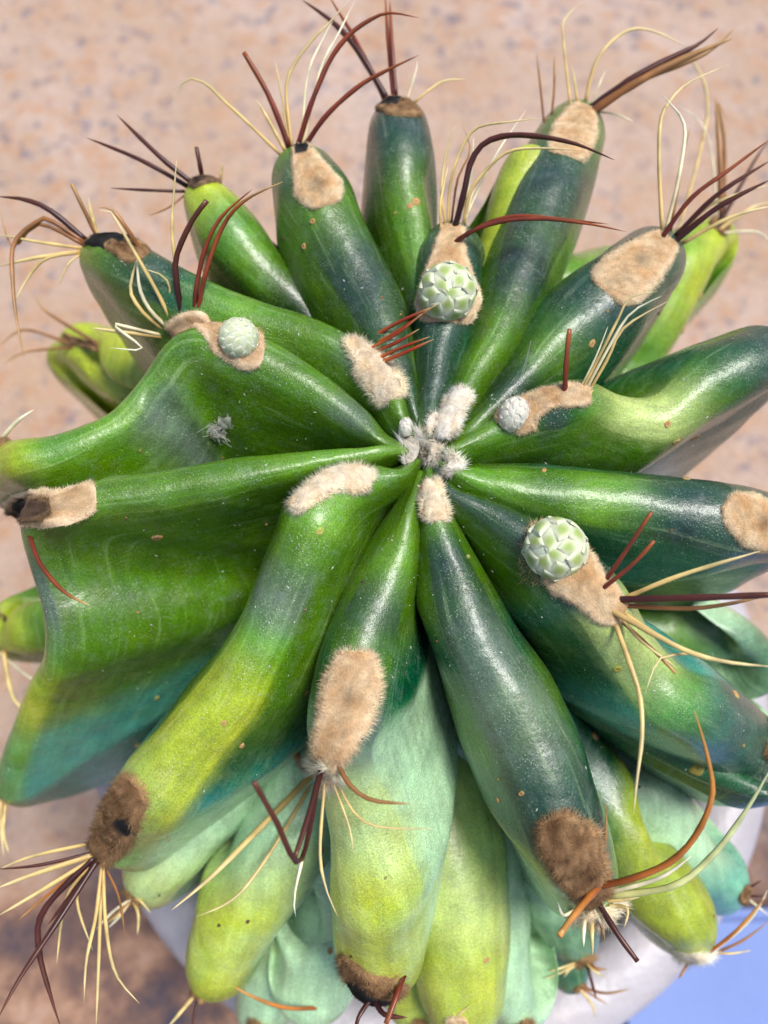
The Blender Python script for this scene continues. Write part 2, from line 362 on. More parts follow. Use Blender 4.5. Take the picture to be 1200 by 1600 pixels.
VDEEP = {5: .36, 6: .34, 7: .34, 8: .54}        # how deep each valley cuts; the one left of the near rib is deepest
BULGE = {9: .12, 10: .25}       # how far a flank swells before it drops into the valley
VSIDE = {3: .66, 4: .6, 5: .62, 6: .34, 7: .34, 8: .28, 9: .3, 10: .34, 11: .42}     # which of its two ribs a valley hugs
RIBS = [
 # A  rib with the round bud, pointing away
 dict(spec=[(672,668,1.0,14,'dg'),(674,620,1.0,30),(684,560,1.01,46,'de'),(698,480,1.03,52),(706,410,1.05,56),(710,368,1.04,58),(712,342,1.0,56)]),
 # B
 dict(spec=[(694,680,1.0,16,'dg'),(708,640,1.01,24),(730,600,1.01,32,'gg'),(778,520,1.01,44),(812,440,1.02,50,'dg'),(848,340,1.05,56),(880,250,1.10,60,'de'),(905,180,1.14,58,'ge'),(918,155,1.12,54)]),
 # C
 dict(spec=[(735,672,.98,20,'gg'),(800,610,.99,52,'dk'),(860,545,1.01,64,'ge'),(925,480,1.04,70,'de'),(985,425,1.08,70),(1035,385,1.09,62),(1060,365,1.06,56)]),
 # D
 dict(spec=[(705,702,.99,14,'gg'),(745,683,1.0,34),(800,660,1.02,44),(860,630,1.07,48,'dg'),(920,613,1.09,46,'gg'),(985,638,1.02,42,'pg'),(1050,647,1.02,46,'pg'),(1120,605,1.07,52,'ge'),(1190,560,1.12,56,'de'),(1250,530,1.14,56)]),
 # E
 dict(spec=[(708,732,.99,14,'gg'),(765,750,.99,34,'lg'),(850,765,1.0,46,'ge'),(950,775,1.02,52,'le'),(1050,785,1.05,60,'de'),(1120,795,1.08,66),(1190,810,1.10,68),(1260,825,1.06,60)]),
 # F
 dict(spec=[(705,768,.99,14,'dg'),(760,800,1.0,38),(815,832,1.02,58,'dg'),(870,862,1.04,66),(930,912,1.09,66,'de'),(970,960,1.07,62,'pe'),(1010,1030,.99,52,'pe'),(1065,1095,1.02,64,'lt'),(1140,1140,1.05,70,'dt'),(1210,1190,1.08,76,'de'),(1270,1230,1.06,70)]),
 # G
 dict(spec=[(676,768,1.0,18,'gg'),(683,805,1.0,28),(697,860,1.0,38,'dg'),(718,930,1.01,50),(762,1030,1.02,60,'se'),(818,1130,1.04,70,'sg'),(868,1240,1.08,76,'de'),(908,1350,1.12,76),(930,1410,1.10,66,'gm'),(938,1440,1.06,56)]),
 # H
 dict(spec=[(640,800,.99,14,'gg'),(622,870,.99,36,'lg'),(590,950,1.0,48,'dg'),(560,1030,1.03,60,'ge'),(540,1110,1.09,68,'se'),(524,1180,1.10,62,'dm'),(536,1240,1.01,60,'pm'),(552,1310,.99,70,'pm'),(568,1400,1.05,84,'ym'),(576,1455,1.09,84,'ym'),(581,1495,1.11,82,'ym'),(584,1535,1.10,78,'ym'),(586,1570,-.062,70,'yg')]),
 # I
 dict(spec=[(632,742,.99,16,'gg'),(592,740,1.0,36),(535,756,1.05,48,'lg'),(486,796,1.09,62,'lg'),(457,856,1.06,56,'gg'),(425,935,1.03,56,'sg'),(395,1010,1.02,56,'lg'),(345,1095,1.02,58,'yg'),(275,1175,1.05,64,'ye'),(205,1260,1.10,70,'yt'),(165,1320,1.10,64,'lm'),(150,1345,1.05,54,'lm')]),
 # J
 dict(spec=[(606,697,.99,14,'lg'),(560,705,1.0,26,'lg'),(480,722,1.02,32),(380,738,1.04,36,'gg'),(280,754,1.06,38,'gg'),(180,768,1.09,40,'gg'),(100,780,1.11,42,'lg'),(35,805,1.10,40,'lg'),(45,880,1.02,30,'sg'),(72,960,.99,28,'sg'),(70,1030,.99,30,'lg'),(40,1095,-.050,28,'yg'),(14,1165,-.068,32,'lt'),(-10,1240,-.092,36,'lt')]),
 # K
 dict(spec=[(598,688,.99,14,'gg'),(555,652,1.0,28,'sg'),(500,605,1.02,34,'gg'),(430,560,1.05,40),(365,530,1.07,42),(300,518,1.07,40),(258,545,1.04,34,'gg'),(215,605,1.01,30,'ls'),(155,660,1.02,30,'lg'),(70,690,1.08,34,'lg'),(5,705,1.11,38,'yg'),(-50,725,1.08,36)]),
 # L
 dict(spec=[(628,652,.99,12,'gg'),(607,605,1.0,28,'gg'),(572,556,1.02,38,'sg'),(520,525,1.03,40,'gg'),(440,495,1.03,38,'gg'),(360,472,1.04,38,'lg'),(285,440,1.07,42,'eg'),(220,408,1.11,46,'dg'),(165,382,1.13,46,'gg'),(130,378,1.10,42,'lg')]),
 # M
 dict(spec=[(648,640,.97,14,'dg'),(622,560,.98,34,'dg'),(592,470,1.0,50,'dg'),(555,390,1.03,58,'dg'),(512,305,1.09,62,'gg'),(485,250,1.12,62,'dg'),(462,222,1.10,56,'gg')]),
 # N
 dict(spec=[(660,657,.97,8,'dk'),(664,610,.95,14),(668,560,.93,24,'dk'),(664,470,.94,40,'dk'),(655,380,.97,50,'lk'),(640,290,1.03,56,'gk'),(630,215,1.10,56,'de'),(625,165,1.13,54,'dd'),(622,150,1.11,50)]),
 # lower, further ribs seen between and beyond the upper ones
 dict(spec=[(520,520,.78,30,'kk'),(465,455,.86,36,'kk'),(410,395,.95,46,'lk'),(355,335,1.03,54,'lk'),(318,298,1.07,48,'yl'),(300,288,1.05,40)]),
 dict(spec=[(980,640,-.075,30,'ll'),(1040,560,-.07,50,'ll'),(1090,470,-.062,58,'yl'),(1130,390,-.056,50,'yl'),(1145,350,-.06,42)]),
 dict(spec=[(745,470,.90,24,'kk'),(785,380,.95,34,'yk'),(815,290,1.03,40,'yl'),(838,225,1.08,38,'yl')]),
 dict(spec=[(280,640,-.09,30,'yy'),(215,590,-.088,44,'yy'),(155,550,-.085,54,'yy'),(118,528,-.085,46,'yy'),(95,520,-.09,36)]),
 dict(spec=[(240,640,-.10,24,'yy'),(160,620,-.10,34,'yy'),(95,560,-.10,36,'yy'),(75,545,-.105,28)]),
 dict(spec=[(330,1200,-.085,50,'em'),(275,1300,-.078,72,'mm'),(228,1370,-.08,66,'pm'),(205,1405,-.09,50,'pm')]),
 dict(spec=[(640,1250,-.10,40,'mm'),(650,1400,-.098,70,'pp'),(655,1520,-.10,70,'ym'),(655,1610,-.11,60,'ym')]),
 dict(spec=[(860,1250,-.10,40,'mm'),(885,1360,-.10,60,'mm'),(905,1450,-.105,58,'em'),(915,1500,-.115,46,'em')]),
 dict(spec=[(1090,1050,-.10,40,'ep'),(1150,1110,-.10,56,'mp'),(1215,1170,-.105,56,'mm')]),
 dict(spec=[(430,1380,-.125,40,'mm'),(410,1480,-.125,60,'mp'),(400,1570,-.13,60,'mm'),(398,1620,-.14,50)]),
 dict(spec=[(150,930,-.10,30,'ll'),(60,960,-.10,46,'yl'),(-10,985,-.10,46,'yl'),(-30,990,-.11,40)]),
 dict(spec=[(450,1110,-.085,50,'em'),(410,1210,-.08,86,'mm'),(375,1320,-.078,104,'mm'),(345,1420,-.078,96,'ym'),(325,1510,-.085,74,'ym'),(315,1560,-.095,56,'yl')]),
 dict(spec=[(560,1330,-.105,60,'mm'),(505,1420,-.105,86,'mm'),(480,1520,-.105,86,'mm'),(470,1600,-.11,76)]),
 dict(spec=[(690,1080,-.075,30,'gg'),(705,1180,-.066,66,'pp'),(715,1300,-.064,92,'pp'),(725,1420,-.066,96,'pp'),(735,1540,-.074,88,'yp'),(740,1620,-.085,76)]),
 dict(spec=[(790,1230,-.10,50,'mp'),(815,1340,-.098,76,'mp'),(825,1460,-.10,82,'mm'),(828,1600,-.105,78,'mm')]),
 dict(spec=[(870,1060,-.085,24,'lm'),(930,1180,-.085,44,'ye'),(1000,1290,-.078,62,'ye'),(1060,1390,-.076,66,'ye'),(1095,1460,-.082,62,'ye'),(1105,1490,-.095,44)]),
 dict(spec=[(1000,1130,-.10,50,'mm'),(1060,1220,-.10,76,'ms'),(1110,1310,-.10,80,'mm'),(1145,1385,-.105,66,'tm'),(1160,1415,-.115,50)]),
 dict(spec=[(860,1400,-.13,40,'es'),(890,1500,-.13,44,'em'),(905,1545,-.135,38,'em')]),
 dict(spec=[(960,950,-.085,30,'ge'),(1050,990,-.085,56,'le'),(1130,1020,-.085,60,'em'),(1220,1050,-.085,60,'em')]),
]
NMAIN, NS, NE = 14, 150, 46
def main_curve(spec):
    pts, col = [], ('d', 'g')
    a = spec[0]; spec = [(a[0] * .3 + 668 * .7, a[1] * .3 + 706 * .7, .93, 7, a[4])] + spec
    for sp in spec:
        if len(sp) > 4: col = (sp[4][0], sp[4][1])
        P = on_z(sp[0], sp[1], sp[2]) if sp[2] < 0 else on_dome(*sp[:3])
        pts.append((P.x, P.y, P.z, px2m(sp[3], P), *K[col[0]], *K[col[1]]))
    l = pts[-1]; rx, ry = l[0] - AX.x, l[1] - AX.y; zb = PZ - .05; ext = [l]
    for q, sc in ((.12, 1.01), (.35, .95), (.65, .78), (1, .58)):
        ext.append((AX.x + rx * sc, AX.y + ry * sc, l[2] + (zb - l[2]) * q, l[3], *l[4:]))
    sm = crom(pts, NS) + crom(ext, NE + 1)[1:]
    P = [Vector(q[:3]) for q in sm]
    for _ in range(8): P = [P[0]] + [(P[i - 1] + 2 * P[i] + P[i + 1]) / 4 for i in range(1, len(P) - 1)] + [P[-1]]
    return P, sm
CURV = [main_curve(r['spec']) for r in RIBS[:NMAIN]]
NT = NS + NE
VAL = []                          # valley line between rib q and rib q + 1
for q in range(NMAIN):
    A, B = CURV[q][0], CURV[(q + 1) % NMAIN][0]; L = []
    for i in range(NT):
        wt = .5 + (VSIDE.get(q, .5) - .5) * min(1, 2.5 * i / NS); m = A[i] * (1 - wt) + B[i] * wt
        Q = Vector((AX.x, AX.y, m.z)) if m.z < -.1 else Vector((AX.x * .7, AX.y * .7, -.10))
        u = min(1, i / NS); k = .13 + VDEEP.get(q, .46) * (u ** .55)
        L.append(Q + (m - Q) * (1 - k))
    for _ in range(14): L = [L[0]] + [(L[i - 1] + 2 * L[i] + L[i + 1]) / 4 for i in range(1, NT - 1)] + [L[-1]]
    VAL.append(L)
def main_rib(q):
    P, sm = CURV[q]; VA, VB = VAL[q - 1], VAL[q]
    v, f, ca, cb, mx, su, sv = [], [], [], [], [], [], []
    NJ = 34; seed = Vector((q * 13.7, q * 5.1, 5)); m = 2 * NJ + 1
    TT = [(P[min(NT - 1, i + 1)] - P[max(0, i - 1)]).normalized() for i in range(NT)]
    II = []
    for i in range(NT):
        I = (VA[i] + VB[i]) / 2 - P[i]; I = I - TT[i] * I.dot(TT[i]) * .7
        II.append(I.normalized() if I.length > 1e-5 else Vector((0, 0, -1)))
    def smooth(L, h):
        out = []
        for i in range(NT):
            a = Vector((0, 0, 0))
            for k in range(max(0, i - h), min(NT, i + h + 1)): a = a + L[k]
            out.append(a.normalized())
        return out
    II = smooth(II, 30 if q == 9 else 20 if q == 10 else 12); TT = smooth(TT, 26 if q == 9 else 12)
    for i in range(NT):
        p = P[i]; T = TT[i]; I = II[i]
        Wd = T.cross(I).normalized()
        if Wd.dot(VB[i] - VA[i]) < 0: Wd = -Wd
        w0 = sm[i][3] * (1 + .09 * noise.noise(seed + p * 40))
        if i < 8: w0 *= .4 + .6 * math.sqrt(1 - (1 - (i + .5) / 8.5) ** 2)
        shift = .0012 * noise.noise(seed + p * 30)
        for j in range(-NJ, NJ + 1):
            a = abs(j) / NJ; sg = 1 if j >= 0 else -1
            V = VB[i] if sg > 0 else VA[i]
            lat = max(.0012, (V - p).dot(Wd) * sg); dep = max(.0015, (V - p).dot(I))
            phm = math.pi / 2 * (.60 + .30 * min(1, (i / NS) ** 2))
            w = min(w0, lat * (.9 + (.7 if q not in (13, 1, 12) else 1.3) * min(1, 1.6 * i / NS))); hh = min(1.1 * w, dep * .8)
            if a < .5:
                ph = a / .5 * phm
                c = p + I * hh * (1 - math.cos(ph)) + Wd * (sg * w * math.sin(ph) + shift * (1 - a * 2))
                t = hh * (1 - math.cos(ph))
            else:
                ph = phm
                E = p + I * hh * (1 - math.cos(ph)) + Wd * (sg * w * math.sin(ph))
                tan = (I * hh * math.sin(ph) + Wd * sg * w * math.cos(ph)).normalized()
                b = (a - .5) / .5; b = b ** 1.25
                C = E + tan * (V - E).length * BULGE.get(q, .42)
                c = E * (1 - b) ** 2 + C * 2 * b * (1 - b) + V * b * b
                t = hh * .9 + (c - E).length
            env = 1 if a < .9 else (1 - a) * 10
            c = c + Vector((noise.noise(c * 70), noise.noise(c * 70 + Vector((7, 0, 0))), noise.noise(c * 70 + Vector((0, 7, 0))))) * .0007 * env
            v.append(c); ca.append(sm[i][4:7]); cb.append(sm[i][7:10])
            su.append(i * .0012); sv.append(sg * (t + .0006 * abs(j)))
            mx.append(max(0., min(.8, 1.15 - t / max(w0, .001) * .8)))
    for i in range(NT - 1):
        for j in range(m - 1): f.append((i * m + j, i * m + j + 1, (i + 1) * m + j + 1, (i + 1) * m + j))
    me = mesh('rib', v, f)
    vcol(me, 'crest_col', ca); vcol(me, 'flank_col', cb); vfloat(me, 'crest_mix', mx); vfloat(me, 'along', su); vfloat(me, 'across', sv)
    child('rib', me, SKIN, cactus); BV.append((v, f))
for q in range(NMAIN): main_rib(q)
for r in RIBS[NMAIN:]: rib(**r)
# solid core between the ribs
cv, cf = lathe([(.001, -.012), (.008, -.013), (.016, -.022), (.03, -.05), (.036, -.10), (.04, -.16), (.04, PZ - .045)], 64, (AX.x, AX.y))
me = mesh('stem', cv, cf); vcol(me, 'crest_col', [K['k']] * len(cv)); vcol(me, 'flank_col', [K['k']] * len(cv)); vfloat(me, 'crest_mix', [.3] * len(cv))
child('stem', me, SKIN, cactus)

AV, AF = [], []
for v, f in BV:
    o = len(AV); AV += v; AF += [tuple(i + o for i in q) for q in f]
TREE = BVHTree.FromPolygons(AV, AF)
def hit(px, py):
    d = ray(px, py); h = TREE.ray_cast(CAM, d)
    if h[0] is not None:
        n = h[1]; return h[0], (n if n.dot(d) < 0 else -n)
    best = None; t = .14
    while t < .36:
        p = CAM + d * t; q = TREE.find_nearest(p)
        if best is None or q[3] < best[0]: best = (q[3], q[0], q[1])
        t += .003
    n = best[2]; c = (best[1] - Vector((AX.x, AX.y, -.1)))
    return best[1], (n if n.dot(c) > 0 else -n)

WC = dict(peach=((.68, .38, .17), (.84, .62, .40)), white=((.80, .66, .48), (.90, .84, .74)), brown=((.15, .070, .030), (.40, .24, .12)),
          tan=((.64, .36, .16), (.84, .62, .38)), cream=((.82, .60, .37), (.90, .78, .60)), dark=((.05, .032, .025), (.22, .14, .09)))
def cone_hairs(items):            # items: (base, dir, length, radius, colour)
    v, f, c = [], [], []
    for b, d, L, r, co in items:
        a = d.orthogonal().normalized(); e = d.cross(a); o = len(v)
        for k in range(3):
            an = 2.094 * k; v.append(b + (a * math.cos(an) + e * math.sin(an)) * r); c.append(co)
        bend = d + Vector((random.uniform(-1, 1), random.uniform(-1, 1), random.uniform(-1, 1))) * .35
        v.append(b + d * L * .5 + bend * L * .5); c.append(tuple(min(1, x * 1.12) for x in co))
        f += [(o, o + 1, o + 3), (o + 1, o + 2, o + 3), (o + 2, o, o + 3)]
    return v, f, c
def areole(line, kind='peach', fuzz=1.0, height=.0016, dent=None, burnt=None, flen=.58, sunk=1.0):
    """line: (px, py, half width px) along the pad; felt pad on the rib plus a coat of wool"""
    raw = []
    for px, py, hw in line:
        p, n = hit(px, py); raw.append((*p, *n, px2m(hw, p)))
    na, nb = 26, 16
    sm = crom(raw, na)
    tot = sum(math.dist(raw[i][:3], raw[i + 1][:3]) for i in range(len(raw) - 1))
    v, f, c, nor = [], [], [], []
    c0, c1 = WC[kind]
    mid = Vector(sm[na // 2][:3])
    for i in range(na):
        p = Vector(sm[i][:3]); nn = Vector(sm[i][3:6]).normalized(); hw = sm[i][6]
        T = Vector(sm[min(na - 1, i + 1)][:3]) - Vector(sm[max(0, i - 1)][:3]); T.normalize()
        X = T.cross(nn).normalized()
        e = tot * min(i, na - 1 - i) / (na - 1)
        endf = math.sqrt(max(0, 1 - (1 - min(1, e / max(hw, 1e-5))) ** 2))
        for j in range(nb + 1):
            b = -1 + 2 * j / nb
            wob = 1 + .12 * noise.noise(Vector((p.x * 300, p.y * 300, b * 2)))
            q = p + X * b * hw * (.18 + .82 * endf) * wob
            hh = TREE.ray_cast(q + nn * .012, -nn, .03)
            if hh[0] is None:
                fn = TREE.find_nearest(q); g, gn = fn[0], nn
            else: g, gn = hh[0], hh[1]
            if gn.dot(nn) < 0: gn = -gn
            h = height * math.sqrt(max(0, 1 - b * b)) * (endf ** .6) - .0004 * (abs(b) > .99 or endf < .05)
            h *= 1 + .45 * noise.noise(g * 420)
            col = [c0[k] + (c1[k] - c0[k]) * (.5 + .7 * noise.noise(g * 260)) for k in range(3)]
            u = i / (na - 1)
            rm = max(abs(b), 1 - endf); sink = max(0, 1 - (rm / .8) ** 2)
            h *= 1 - .55 * sink * sunk
            cl = .6 * sunk * max(0, (rm - .5) / .5)
            mat_ = (1 - .26 * sink * sunk) * (1.12 + (.45 if kind not in ('brown', 'dark') else .95) * noise.noise(g * 700))
            col = [(x + (y - x) * cl) * mat_ for x, y in zip(col, (.90, .76, .55) if kind not in ('brown', 'dark') else (.46, .30, .15))]
            if dent:
                dd = math.hypot((u - dent[0]) * tot / hw * 1.0, b) / dent[1]
                if dd < 1: h -= height * 1.1 * (1 - dd * dd); col = [x * (.45 + .55 * dd) for x in col]
            if burnt:
                dd = math.hypot((u - burnt[0]) * tot / hw * .8, b - burnt[2]) / burnt[1] + .5 * noise.noise(g * 500)
                if dd < 1: col = [.008 + .03 * max(0, dd)] * 3
            dv = (g - q).dot(nn); lim = .45 * hw
            if abs(dv) > lim: gn = nn
            g = q + nn * max(-lim, min(lim, dv))
            h = max(h, .00035 if rm < .93 else -.0004)
            v.append(g + gn * h); c.append([max(.004, x) for x in col]); nor.append((gn, X * b + T * (2 * u - 1) ** 3, max(abs(b), 1 - endf)))
    m = nb + 1
    f = [(i * m + j, i * m + j + 1, (i + 1) * m + j + 1, (i + 1) * m + j) for i in range(na - 1) for j in range(nb)]
    me = mesh('areole', v, f); vcol(me, 'col', [[x * .9 for x in q] for q in c])
    o = child('areole', me, FELT, cactus)
    items = []
    area = tot * sum(s[6] for s in sm) / na * 2
    for _ in range(int(fuzz * min(4200, 700 + area * 1.1e7))):
        i, j = random.randrange(na - 1), random.randrange(nb)
        if random.random() < .3: j = random.choice((0, 0, 1, nb - 1, nb - 1, nb - 2))
        if random.random() < .12: i = random.choice((0, 1, na - 2, na - 3))
        a, b = random.random(), random.random()
        k = i * m + j
        p = v[k] * (1 - a) * (1 - b) + v[k + 1] * a * (1 - b) + v[k + m] * (1 - a) * b + v[k + m + 1] * a * b
        gn, outd, ed = nor[k]
        d = gn * (.75 - .4 * ed) + outd * (.25 + .8 * ed) + Vector((random.gauss(0, .4), random.gauss(0, .4), random.gauss(0, .4)))
        d.normalize()
        cc = c[k]; br = random.uniform(.8, 1.3)
        if max(cc) < .06: co = [x * br for x in cc]; L = random.uniform(.0003, .0009)
        else:
            w = random.random() * .5; co = [min(.95, (x * (1 - w) + y * w) * br) for x, y in zip(cc, c1)]
            L = random.uniform(.0006, .0016) * (1 + .5 * ed) * (.6 if ed < .6 else 1)
        items.append((p - gn * .0002, d, L * flen, random.uniform(.00005, .00009), co))
    hv, hf, hc = cone_hairs(items)
    hm = mesh('wool', hv, hf); vcol(hm, 'col', hc)
    w = link('wool', hm, WOOL, o); w['kind'] = 'stuff'
    return o

SC = dict(red=[(.10, .012, .008), (.20, .035, .012), (.30, .08, .02)], dark=[(.035, .008, .008), (.07, .015, .01), (.10, .03, .015)],
          gold=[(.62, .40, .14), (.66, .50, .19), (.70, .58, .30)], pale=[(.74, .62, .36), (.78, .72, .48), (.82, .78, .60)],
          brown=[(.22, .08, .025), (.32, .14, .04), (.45, .26, .09)], orange=[(.30, .07, .015), (.46, .16, .025), (.58, .30, .08)],
          green=[(.55, .52, .18), (.60, .64, .28), (.62, .68, .36)], redgold=[(.16, .02, .01), (.24, .05, .015), (.68, .46, .16)],
          black=[(.03, .018, .016), (.05, .03, .022), (.09, .05, .03)], burn=[(.60, .16, .03), (.35, .04, .012), (.62, .45, .18)])
def spine(par, typ, w, pts, lift=.35, blunt=False):
    p0, n0 = hit(*pts[0]); d0 = depth(p0)
    path = [p0 - (p0 - CAM).normalized() * -.0012]
    L = 0
    for a, b in zip(pts, pts[1:]):
        L += math.dist(a, b) * d0 / F
        path.append(at_depth(b[0], b[1], d0 - lift * L - .0012))
    n = max(10, min(30, int(L / .003)))
    if len(path) == 2: path.insert(1, (path[0] + path[1]) / 2 + n0 * L * .02)
    P = [Vector(q) for q in crom([tuple(q) for q in path], n)]
    c = SC[typ]; v, f, col = [], [], []
    r0 = px2m(w, p0) * .5; k = 7; ph = random.random() * 9
    X = None
    for i in range(n):
        u = i / (n - 1)
        T = (P[min(n - 1, i + 1)] - P[max(0, i - 1)]).normalized()
        X = T.orthogonal().normalized() if X is None else (X - T * X.dot(T)).normalized()
        Y = T.cross(X)
        r = r0 * ((1 - .25 * u) if blunt else max(.06, 1.0 - .25 * u - .72 * max(0, (u - .5) / .5) ** 2))
        r *= 1 + .07 * math.sin(i * 1.9 + ph)
        band = random.uniform(.72, 1.22)
        for q in range(k):
            a = 2 * math.pi * q / k
            v.append(P[i] + (X * math.cos(a) * 1.12 + Y * math.sin(a) * .88) * r)
            x = u * 2; s = min(1, int(x)); t = x - s
            if typ in ('redgold', 'burn'): t = t if s == 0 else max(0, (t - .45) / .55)
            jit = band * (.92 + .16 * random.random())
            col.append([(c[s][z] * (1 - t) + c[s + 1][z] * t) * jit for z in range(3)])
    for i in range(n - 1):
        for q in range(k): f.append((i * k + q, i * k + (q + 1) % k, (i + 1) * k + (q + 1) % k, (i + 1) * k + q))
    f.append(tuple(range(k - 1, -1, -1))); f.append(tuple((n - 1) * k + q for q in range(k)))
    me = mesh('spine', v, f); vcol(me, 'col', col)
    return link('spine', me, SPINE, par)

def bud(px, py, rpx, axis_px=(0, 0), green=1.0, n=34, parent=cactus, stretch=1.0):
    p, nn = hit(px, py); r = px2m(rpx, p) * .93
    toc = (CAM - p).normalized()
    c = p + toc * r * .32
    ax = (toc + RIGHT * axis_px[0] - UP * axis_px[1]).normalized()
    q = ax.to_track_quat('Z', 'Y')
    bm = bmesh.new(); bmesh.ops.create_icosphere(bm, subdivisions=3, radius=r * .975)
    me = bpy.data.meshes.new('flower_bud'); bm.to_mesh(me); bm.free()
    me.polygons.foreach_set('use_smooth', [True] * len(me.polygons))
    vcol(me, 'col', [(.50, .55, .42)] * len(me.vertices))
    o = link('flower_bud', me, BUD, parent); o.location = c + CINV; o.rotation_mode = 'QUATERNION'; o.rotation_quaternion = q
    o.scale = (1, stretch, 1)
    if rpx > 20:                  # collar of wool the bud pushes up through
        its = []; U_, V_ = nn.orthogonal().normalized(), None; V_ = nn.cross(U_)
        for _ in range(900):
            a = random.random() * 6.2832; rr = r * random.uniform(.86, 1.12)
            od = U_ * math.cos(a) + V_ * math.sin(a)
            b_ = TREE.ray_cast(p + od * rr + nn * .01, -nn, .03)[0]
            if b_ is None: continue
            co = [x * random.uniform(.75, 1.25) for x in random.choice(((.70, .44, .22), (.82, .62, .38)))]
            its.append((b_ + nn * .0008, (nn * random.uniform(.5, 1.2) + od * random.uniform(-.5, .8) + Vector((random.gauss(0, .3), random.gauss(0, .3), random.gauss(0, .3)))).normalized(), random.uniform(.001, .0026), .00008, [min(.95, x) for x in co]))
        hv, hf, hc = cone_hairs(its); hm = mesh('wool', hv, hf); vcol(hm, 'col', hc)
        wl = link('wool', hm, WOOL, parent); wl['kind'] = 'stuff'; wl.location = CINV
    # one scale: a pointed shield lying on a unit sphere, tip toward +Y
    v, f, col = [], [], []
    nu, nv = 8, 9
    for a in range(nv + 1):
        y = -1 + 2 * a / nv
        hw = .95 * max(.02, 1 - ((y + .3) / 1.3) ** 1.7) if y > -.3 else .95
        for b in range(nu + 1):
            x = -1 + 2 * b / nu
            z = .10 * (1 - x * x) + .09 * (y + 1) - .23 * (x * hw) ** 2 - .20 * y * y - .06 * x ** 4 - .04 * max(0, y) ** 3
            v.append((x * hw, y, z))
            e = math.hypot(x / .66, (y - .25) / .62)
            g = max(0, min(1, (1.2 - e) * 1.25)) * green
            col.append([((.64, .66, .48) if green > .2 else (.62, .58, .50))[k] * (1 - g) + (.30, .41, .10)[k] * g for k in range(3)])
    f = [(a * (nu + 1) + b, a * (nu + 1) + b + 1, (a + 1) * (nu + 1) + b + 1, (a + 1) * (nu + 1) + b) for a in range(nv) for b in range(nu)]
    sme = mesh('scale', v, f); vcol(sme, 'col', col); sme.materials.append(BUD)
    for k in range(n):
        th = math.acos(1 - 1.55 * (k + .35) / n); ph = k * 2.39996
        d = Vector((math.sin(th) * math.cos(ph), math.sin(th) * math.sin(ph), math.cos(th)))
        up = Vector((0, 0, 1)) - d * d.z
        up = up.normalized() if up.length > 1e-4 else Vector((1, 0, 0))
        X = up.cross(d).normalized()
        from mathutils import Matrix
        M = Matrix((X, up, d)).transposed().to_4x4()
        s = r * (.29 + .14 * min(1, th / 1.2)) * 34 ** .5 / n ** .5
        so_ = link('scale', sme, None, o)
        M.translation = d * r * (.93 + .004 * (k % 5))
        jx = 1 + .09 * math.sin(k * 7.3 + px); so_.matrix_local = M @ Matrix.Rotation(.16 * math.sin(k * 3.1 + py), 4, 'Z') @ Matrix.Diagonal((s * jx, s * 1.12 * (1 + .08 * math.sin(k * 5.7)), s * (.95 + .25 * math.sin(k * 2.3)), 1))
    return o

# ------------------------------------------------------------------ areoles with their spines
def cluster(line, kind, spines, **kw):
    a = areole(line, kind, **kw)
    for s in spines: spine(a, s[0], s[1], s[2], *(s[3:]))
    return a
# M: pad on the far rib left of the middle
cluster([(470,222,12),(478,250,24),(495,285,40),(512,322,32)], 'tan', [
 ('red',10,[(441,206),(420,150),(381,82)],.25,True), ('red',9,[(465,222),(485,165),(515,95),(545,55),(580,30),(610,20),(655,28)],.2),
 ('red',9,[(478,218),(510,180),(560,135),(600,112),(655,86)],.2), ('gold',6,[(446,200),(447,140),(460,100),(490,60),(520,30),(545,0)],.1),
 ('pale',5,[(470,205),(480,120),(505,60),(530,15)],.1), ('pale',5,[(474,205),(500,110),(530,50),(555,0)],.0),
 ('gold',5,[(418,218),(380,185),(350,158),(320,130),(290,125),(263,165)],-.2), ('gold',6,[(432,212),(418,185),(400,155)],0), ('gold',4,[(442,205),(440,150),(430,95)],-.1)],
 dent=(.72,.5), burnt=(.10,.9,0))
# N
cluster([(598,160,16),(625,166,26),(655,172,18)], 'brown', [
 ('dark',10,[(597,136),(560,80),(520,35),(472,0)],-.1), ('red',7,[(592,138),(560,70),(530,20),(512,-10)],-.1),
 ('red',8,[(617,136),(613,80),(609,0)],-.1), ('red',7,[(612,138),(606,60),(602,-10)],-.2), ('gold',4,[(655,145),(690,128),(728,124)],-.3), ('pale',4,[(640,140),(650,110),(652,95)],0)], burnt=(.25,.8,-.2))
# far yellow rib
cluster([(300,292,12),(322,280,14),(345,275,10)], 'dark', [
 ('dark',8,[(302,287),(250,245),(183,180)],0), ('dark',7,[(292,290),(220,250),(135,215)],0), ('dark',5,[(285,297),(230,297),(173,294)],0),
 ('dark',8,[(316,278),(312,255),(307,230)],.2,True), ('gold',5,[(348,275),(348,255)],.2), ('brown',4,[(285,305),(262,325),(232,337)],-.2)])
# L: charred pad, far left
cluster([(125,362,16),(165,370,26),(205,388,26),(228,400,18)], 'brown', [
 ('dark',9,[(122,360),(80,330),(40,312),(-5,307)],.1), ('brown',8,[(145,352),(125,315),(112,288)],.2,True), ('gold',6,[(147,350),(142,330),(138,308)],.2),
 ('brown',7,[(118,366),(80,345),(60,345),(22,380),(20,440),(26,500),(38,560)],.05), ('brown',6,[(112,368),(60,350),(20,385),(0,330)],-.05),
 ('gold',5,[(110,378),(60,378),(-5,366)],0), ('gold',6,[(110,386),(60,402),(-5,416)],0), ('gold',5,[(112,390),(70,405),(40,440),(22,475)],0), ('gold',4,[(115,396),(105,415),(90,450)],-.1),
 ('brown',7,[(220,392),(200,360),(175,327),(155,325)],.3)], burnt=(.28,1.5,-.1))
